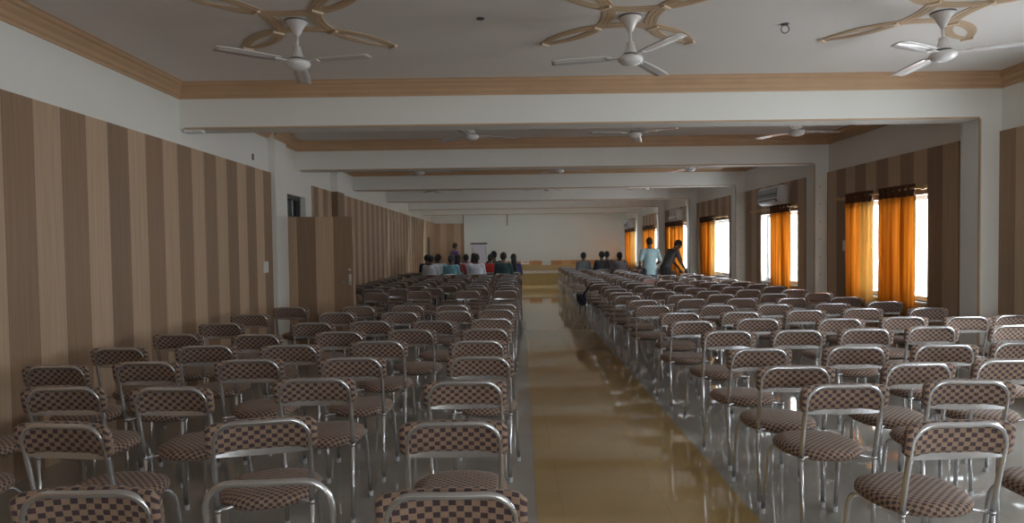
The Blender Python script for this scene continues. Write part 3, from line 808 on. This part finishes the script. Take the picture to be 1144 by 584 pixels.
# drop any chair that would stand inside another
kept = []
for c in chairs:
    if all(math.hypot((c[2]-d[2])*1.0, (c[3]-d[3])) > .435 or (abs(c[2]-d[2]) > .40) for d in kept): kept.append(c)
chairs = kept
ORDN = ['first','second','third','fourth','fifth','sixth','seventh','eighth','ninth','tenth','eleventh','twelfth','thirteenth','fourteenth','fifteenth','sixteenth','seventeenth','eighteenth','nineteenth','twentieth','twenty-first','twenty-second','twenty-third','twenty-fourth','twenty-fifth','twenty-sixth','twenty-seventh','twenty-eighth','twenty-ninth','thirtieth']
cols = {}
for c in chairs: cols.setdefault((c[0], c[1]), []).append(c)
COLN = {0: 'column beside the aisle', 1: 'second column from the aisle', 2: 'third column from the aisle', 3: 'fourth column from the aisle', 4: 'fifth column from the aisle', 5: 'column along the striped wall'}
first = True; NEAR = []
for (side, k), lst in cols.items():
    lst.sort(key=lambda c: c[3])
    for i, (sd, kk, x, y, yaw) in enumerate(lst):
        if y < 13.8:
            o = chair0 if first else copy_chair(y < 8.0); first = False
        else:
            o = bpy.data.objects.new('banquet_chair', far_me); COL.objects.link(o)
        o.location = (x, y, 0); o.rotation_euler = (0, 0, math.radians(yaw))
        tag(o, 'checked chair, %s from camera, %s, %s' % (ORDN[i], COLN[kk], 'window side' if side == 'R' else 'door side'), 'chair', 'steel banquet chairs with checked brown cushions')
        NEAR.append((o, side, kk, x, y))
print('CHAIRS', len(NEAR))
bare = min(NEAR, key=lambda q: abs(q[3]+.74) + abs(q[4]-1.9))[0]
for ch in list(bare.children):
    if ch.name.startswith('backrest') or ch.name.startswith('crossbar'): bpy.data.objects.remove(ch)
bare['label'] = 'steel chair missing its back pad, bare tube frame close to the camera'
# one backrest with a faded pink cover
pk = min(NEAR, key=lambda q: abs(q[3]-2.85)*3 + abs(q[4]-13.1))[0]
pk['label'] = 'steel chair with a faded pink backrest, far up the window side'
for ch in pk.children:
    if ch.name.startswith('backrest'):
        ch.data = ch.data.copy(); ch.data.materials[0] = M['checks_pink']
        ch['label'] = 'faded pink backrest'

# ------------------------------------------------------------------ people
def limb(bm, pts, radii, n=12):
    pts = [Vector(p) for p in pts]
    tube(bm, pts, 0, n, radii=radii)
    for p, r in zip(pts, radii): ellipsoid(bm, p, (r, r, r), u=12, v=8)
def loft(bm, rings, n=20):
    """rings: (centre, half width, half depth, tilt) stacked into a closed body"""
    R_ = []
    for c, a, b in rings:
        R_.append([bm.verts.new((c[0]+a*math.cos(2*PI*k/n), c[1]+b*math.sin(2*PI*k/n), c[2])) for k in range(n)])
    for A, B in zip(R_, R_[1:]):
        for k in range(n): bm.faces.new((A[k], A[(k+1) % n], B[(k+1) % n], B[k]))
    bm.faces.new(R_[0]); bm.faces.new(R_[-1]); bmesh.ops.recalc_face_normals(bm, faces=bm.faces)
def remeshed(name, bm, mat, parent, vox=.011, sm=3):
    o = link_mesh(name, bm, mat, parent, True)
    r_ = o.modifiers.new('r', 'REMESH'); r_.mode = 'VOXEL'; r_.voxel_size = vox; r_.use_smooth_shade = True
    s_ = o.modifiers.new('s', 'SMOOTH'); s_.iterations = sm; s_.factor = .5
    return o
def hand(bm, wrist, d, side, k, curl=.35, palm=Vector((0,0,-1))):
    """palm, four curled fingers of unequal length and a thumb from the palm's side; d = pointing direction"""
    d = Vector(d).normalized(); n = palm - d*palm.dot(d); n.normalize(); a = d.cross(n).normalized()*side
    w = Vector(wrist)
    limb(bm, [w, w+d*.045*k, w+d*.085*k], [.024*k, .030*k, .031*k], 10)
    for off in (-.022, .022): limb(bm, [w+d*.02*k+a*off*.6*k, w+d*.085*k+a*off*k], [.016*k, .014*k], 8)
    for i, ln in enumerate((.072, .080, .075, .060)):
        b = w + d*.088*k + a*(.030-.020*i)*k
        p1 = b + (d*math.cos(curl*.5) + n*math.sin(curl*.5))*ln*.45*k
        p2 = p1 + (d*math.cos(curl*1.4) + n*math.sin(curl*1.4))*ln*.32*k
        p3 = p2 + (d*math.cos(curl*2.2) + n*math.sin(curl*2.2))*ln*.25*k
        limb(bm, [b, p1, p2, p3], [.0098*k, .009*k, .0085*k, .0075*k], 8)
    t0 = w + d*.025*k + a*.026*k; t1 = t0 + (d*.6+a*.7+n*.2).normalized()*.04*k; t2 = t1 + (d*.9+a*.25+n*.3).normalized()*.032*k
    limb(bm, [t0, t1, t2], [.013*k, .011*k, .009*k], 8)
def head_parts(bm, c, k, rot):
    """skull, jaw, nose, brow, lips and ears about the head centre c"""
    def P(x, y, z): return Vector(c) + rot @ Vector((x*k, y*k, z*k))
    q = rot.to_euler()
    ellipsoid(bm, P(0, -.008, .020), (.073*k, .092*k, .092*k), q, 20, 14)
    ellipsoid(bm, P(0, .022, -.045), (.056*k, .062*k, .068*k), q, 18, 12)
    limb(bm, [P(0, .088, .012), P(0, .104, -.018), P(0, .095, -.026)], [.007*k, .011*k, .013*k], 8)
    limb(bm, [P(-.03, .075, .028), P(0, .084, .030), P(.03, .075, .028)], [.010*k, .011*k, .010*k], 8)
    limb(bm, [P(-.018, .076, -.050), P(0, .084, -.050), P(.018, .076, -.050)], [.006*k, .008*k, .006*k], 8)
    ellipsoid(bm, P(0, .068, -.088), (.022*k, .018*k, .016*k), q)
    for s in (-1, 1): ellipsoid(bm, P(s*.075, -.008, -.005), (.010*k, .020*k, .032*k), q)
def hair_mesh(c, k, rot, style):
    bm = bmesh.new()
    def P(x, y, z): return Vector(c) + rot @ Vector((x*k, y*k, z*k))
    q = rot.to_euler()
    ellipsoid(bm, P(0, -.020, .036), (.082*k, .096*k, .090*k), q, 20, 14)
    ellipsoid(bm, P(0, -.045, -.005), (.078*k, .066*k, .075*k), q, 18, 12)
    for s in (-1, 1): ellipsoid(bm, P(s*.066, -.005, .020), (.018*k, .045*k, .045*k), q)
    if style == 'long':
        limb(bm, [P(0, -.06, -.03), P(0, -.085, -.12), P(0, -.10, -.22), P(.01, -.11, -.33), P(.01, -.115, -.42)], [.075*k, .075*k, .066*k, .050*k, .022*k], 14)
    if style == 'bun':
        ellipsoid(bm, P(0, -.115, -.02), (.040*k, .036*k, .038*k), q)
        limb(bm, [P(0, -.07, -.05), P(0, -.075, -.10)], [.055*k, .035*k], 12)
    return bm
SHC = {}
def person(loc, yaw, k, shirt, hair, label, pose='sit', trousers=(.05,.05,.07), skin=0, shawl=None, seed=0):
    rg = random.Random(seed)
    e = tag(empty('person', loc, yaw), label, 'person')
    if pose != 'sit': e['group'] = 'people standing'
    else: e['group'] = 'seated audience'
    B = bmesh.new(); SH = bmesh.new(); TRS = bmesh.new()
    if pose == 'sit':
        hz = .54; lean_ = .05 + rg.random()*.05
        hip = Vector((0, 0, hz)); ch = Vector((0, lean_, hz+.33*k)); sh = Vector((0, lean_+.02, hz+.47*k)); nk = Vector((0, lean_+.03, hz+.55*k)); hc = Vector((0, lean_+.05, hz+.655*k))
        hrot = Euler((-.12-rg.random()*.2, 0, (rg.random()-.5)*.5)).to_matrix()
        legs = [[(s*.09*k, .02, hz-.01), (s*.13*k, .42*k, hz+.01), (s*.13*k, .43*k, .09)] for s in (-1, 1)]
        feet = [(s*.13*k, .43*k, .05) for s in (-1, 1)]
        arms = [[(s*.160*k, sh.y, sh.z-.01), (s*.205*k, sh.y+.07, sh.z-.26*k), (s*.13*k, sh.y+.27*k, sh.z-.30*k)] for s in (-1, 1)]
        hd_ = [Vector((-s*.35, .9, -.15)) for s in (-1, 1)]
    elif pose == 'stand' or pose == 'present':
        hz = .90*k; hip = Vector((0, 0, hz)); ch = Vector((0, .01, hz+.34*k)); sh = Vector((0, .0, hz+.48*k)); nk = Vector((0, .01, hz+.57*k)); hc = Vector((0, .035, hz+.695*k))
        hrot = Euler((-.25 if pose == 'stand' else -.08, 0, 0)).to_matrix()
        legs = [[(s*.095*k, 0, hz-.02), (s*.11*k, .01, .48*k), (s*.12*k, -.01, .09)] for s in (-1, 1)]
        feet = [(s*.12*k, -.01, .05) for s in (-1, 1)]
        if pose == 'stand':
            arms = [[(s*.19*k, sh.y, sh.z), (s*.27*k, sh.y-.02, sh.z-.27*k), (s*.20*k, sh.y+.20*k, sh.z-.38*k)] for s in (-1, 1)]
            hd_ = [Vector((-s*.4, .85, -.1)) for s in (-1, 1)]
        else:
            arms = [[(-.19*k, sh.y, sh.z), (-.23*k, sh.y-.01, sh.z-.28*k), (-.20*k, sh.y+.10, sh.z-.51*k)], [(.19*k, sh.y, sh.z), (.24*k, sh.y+.06, sh.z-.25*k), (.17*k, sh.y+.28*k, sh.z-.20*k)]]
            hd_ = [Vector((.05, .3, -.95)), Vector((-.2, .95, .1))]
    else:   # bending over the chairs, arms down to a chair back
        hz = .90*k; hip = Vector((0, -.05, hz)); ch = Vector((0, .09, hz+.30*k)); sh = Vector((0, .165, hz+.42*k)); nk = Vector((0, .23, hz+.49*k)); hc = Vector((0, .31, hz+.575*k))
        hrot = Euler((-.75, 0, 0)).to_matrix()
        legs = [[(s*.095*k, -.05, hz-.02), (s*.11*k, .0, .48*k), (s*.12*k, -.03, .09)] for s in (-1, 1)]
        feet = [(s*.12*k, -.03, .05) for s in (-1, 1)]
        arms = [[(s*.18*k, sh.y, sh.z), (s*.19*k, sh.y+.10, sh.z-.27*k), (s*.14*k, sh.y+.26, sh.z-.46*k)] for s in (-1, 1)]
        hd_ = [Vector((-s*.1, .4, -.85)) for s in (-1, 1)]
    def mixp(a, b, t): return a*(1-t) + b*t
    sw = .87 if pose == 'sit' else 1.0
    def torso(bm, g, low=-.04):
        rings = [(hip+Vector((0,0,low*k)), (.150*k+g), (.105*k+g)), (hip+Vector((0,0,.04*k)), (.165*k+g), (.115*k+g)),
                 (mixp(hip, ch, .5), (.145*k+g), (.100*k+g)), (ch, (.170*k*sw+g), (.112*k+g)), (mixp(ch, sh, .6), (.185*k*sw+g), (.108*k+g)),
                 (sh+Vector((0,0,.01)), (.150*k*sw+g), (.080*k+g)), (mixp(sh, nk, .55), (.085*k+g), (.062*k+g))]
        loft(bm, rings)
        for s in (-1, 1): ellipsoid(bm, (s*.165*k*sw, sh.y, sh.z-.015), (.060*k+g, .062*k+g, .058*k+g))
    torso(B, 0)
    limb(B, [mixp(sh, nk, .2), nk, mixp(nk, hc, .45)], [.062*k, .054*k, .052*k])
    head_parts(B, hc, k, hrot)
    for L_, f in zip(legs, feet):
        limb(B, L_, [.088*k, .056*k, .040*k])
        limb(B, [Vector(f), Vector(f)+Vector((0, .07, -.012)), Vector(f)+Vector((0, .16, -.02))], [.042, .038, .028])
        limb(TRS, [L_[0], L_[1], Vector(L_[2])+Vector((0, 0, .0))], [.102*k, .072*k, .062*k])
    for A_, d, s in zip(arms, hd_, (-1, 1)):
        a0, a1, a2 = map(Vector, A_)
        limb(B, [a0, mixp(a0, a1, .5), a1, mixp(a1, a2, .35), a2], [.050*k, .046*k, .037*k, .038*k, .026*k])
        hand(B, a2, d, -s, k)
        full = rg.random() < .5 and pose == 'sit'
        pts = [a0, mixp(a0, a1, .5), mixp(a0, a1, .85)] if not full else [a0, mixp(a0, a1, .5), a1, mixp(a1, a2, .8)]
        limb(SH, pts, [.064*k, .060*k, .058*k] if not full else [.062*k, .057*k, .050*k, .042*k])
    torso(SH, .016, low=-.07 if pose == 'sit' else -.14)
    rr = []
    loft(TRS, [(hip+Vector((0,0,-.10*k)), .150*k+.012, .112*k), (hip, .168*k+.010, .122*k), (hip+Vector((0,0,.08*k)), .155*k+.010, .112*k)])
    body = remeshed('body', B, SKIN[skin], e, .0095, 2)
    key = tuple(round(c, 3) for c in shirt)
    if key not in SHC: SHC[key] = cloth('shirt_cloth', shirt)
    remeshed('shirt', SH, SHC[key], e, .013)
    if trousers not in SHC: SHC[trousers] = cloth('trouser_cloth', trousers)
    remeshed('trousers', TRS, SHC[trousers], e, .014)
    remeshed('hair', hair_mesh(hc, k, hrot, hair), M['hair'], e, .010, 2)
    eb = bmesh.new()
    for s in (-1, 1):
        c = hc + hrot @ Vector((s*.030*k, .077*k, .008*k)); ellipsoid(eb, c, (.0115*k,)*3, u=10, v=8)
    link_mesh('eyes', eb, M['eye'], e, True)
    shb = bmesh.new()
    for f in feet: limb(shb, [Vector(f)+Vector((0, -.02, -.005)), Vector(f)+Vector((0, .07, -.014)), Vector(f)+Vector((0, .17, -.020))], [.046, .040, .030])
    remeshed('shoes', shb, M['black'], e, .012)
    if shawl:
        sb = bmesh.new()
        loft(sb, [(ch+Vector((.0, 0, -.12)), .200*k, .135*k), (ch, .215*k, .142*k), (mixp(ch, sh, .7), .215*k, .135*k), (sh+Vector((0, 0, .05)), .13*k, .095*k)])
        q = link_mesh('shawl', sb, SHC.setdefault(shawl, cloth('shawl_cloth', shawl)), e, True)
        q.modifiers.new('sub', 'SUBSURF').levels = 1
    return e
for i, (x, y, side, k, shirt, hair, lab) in enumerate(PEOPLE):
    person((x, y, 0), (random.random()-.5)*.3, k, shirt, hair, lab, 'sit', skin=i % 2, seed=i)
person((-2.04, 23.0, 0), math.radians(-55), .98, (.22, .13, .30), 'short', 'standing man in a purple shirt, presenting beside the flip chart', 'present', seed=40)
person((3.50, 16.35, 0), math.radians(8), .99, (.42, .62, .68), 'short', 'standing man in a pale blue shirt, back to the camera', 'stand', trousers=(.10,.17,.24), seed=41)
person((3.98, 16.5, 0), math.radians(-75), 1.02, (.085, .08, .085), 'short', 'standing man in a charcoal shirt bending towards the chairs by the curtain', 'bend', trousers=(.05,.05,.05), skin=1, seed=42)

# ------------------------------------------------------------------ loose things
fc = tag(empty('flip_chart', (-1.22, 24.0, 0)), 'flip chart on an easel with a pale lilac sheet, before the white wall', 'flip chart')
link_mesh('board', BX(-.30, .30, -.012, .012, .72, 1.66, bev=.004), M['plastic_white'], fc)
link_mesh('paper_sheet', BX(-.285, .285, -.018, -.012, .74, 1.62), M['paper'], fc)
link_mesh('clamp_bar', BX(-.31, .31, -.03, .02, 1.62, 1.68, bev=.006), M['plastic_dark'], fc)
for a, b in (((-.24, 0, 1.6), (-.33, -.16, .01)), ((.24, 0, 1.6), (.33, -.16, .01)), ((0, .02, 1.6), (0, .5, .01))):
    link_mesh('leg', tube(bmesh.new(), [a, b], .014, 8), M['steel'], fc)
# dark bag hung on the aisle chair back
hx = min((q for q in NEAR if q[1] == 'R' and q[2] == 0), key=lambda q: abs(q[4]-11.7))
bag = tag(empty('shoulder_bag', (hx[3]-.33, hx[4]+.16, .0)), 'dark navy shoulder bag hanging off an aisle chair on the window side', 'bag')
bm = bmesh.new(); ellipsoid(bm, (0, 0, .52), (.09, .15, .12)); box(bm, -.07, .07, -.13, .13, .42, .60, bev=.03)
remeshed('pouch', bm, cloth('navy_bag_cloth', (.05, .06, .10)), bag, .014, 4)
link_mesh('strap', tube(bmesh.new(), [(.0, -.12, .58), (.10, -.14, .74), (.16, -.15, .82), (.2, -.14, .80), (.12, .02, .72), (0, .12, .58)], .012, 8), M['black'], bag, True)
link_mesh('flap', BX(-.095, -.078, -.12, .12, .49, .62, bev=.008), M['black'], bag)

# ------------------------------------------------------------------ light
w = bpy.data.worlds.new('World'); scene.world = w; w.use_nodes = True; nt = w.node_tree
bg = nt.nodes['Background']; bg.inputs['Color'].default_value = (.95, .97, 1.0, 1); bg.inputs['Strength'].default_value = 13.8
def portal(loc, rot, sx, sy):
    l = bpy.data.lights.new('window_portal', 'AREA'); l.shape = 'RECTANGLE'; l.size = sx; l.size_y = sy; l.cycles.is_portal = True
    o = bpy.data.objects.new('window_portal', l); COL.objects.link(o); o.location = loc; o.rotation_euler = rot
    o['kind'] = 'helper'
for a, b in WIN:
    portal((WR+T+.02, (a+b)/2*S, (SILL+HEAD)/2), (0, PI/2, 0), HEAD-SILL+.05, (b-a)*S+.05)
for a, b in bw:
    portal(((a+b)/2, YB-T-.02, 1.65), (PI/2, 0, 0), b-a+.05, 1.75)

# ------------------------------------------------------------------ camera
cam = bpy.data.cameras.new('camera'); co = bpy.data.objects.new('camera', cam); COL.objects.link(co)
cam.sensor_width = 36; cam.lens = 720/1144*36; cam.clip_end = 200; cam.clip_start = .05
pitch, roll = .0300, -.0135
cam.shift_y = (720*math.tan(pitch)-16)/1144
R3 = Matrix.Rotation(PI/2-pitch, 4, 'X') @ Matrix.Rotation(roll, 4, 'Z')
co.matrix_world = Matrix.Translation((0, 0, EYE)) @ R3
scene.camera = co
scene.view_settings.view_transform = 'Standard'; scene.view_settings.look = 'None'
scene.view_settings.gamma = 1; scene.view_settings.use_curve_mapping = False
scene.view_settings.exposure = 0.0
scene.cycles.use_denoising = True
scene.cycles.max_bounces = 10; scene.cycles.diffuse_bounces = 9; scene.cycles.transparent_max_bounces = 12
scene.cycles.caustics_reflective = False; scene.cycles.caustics_refractive = False
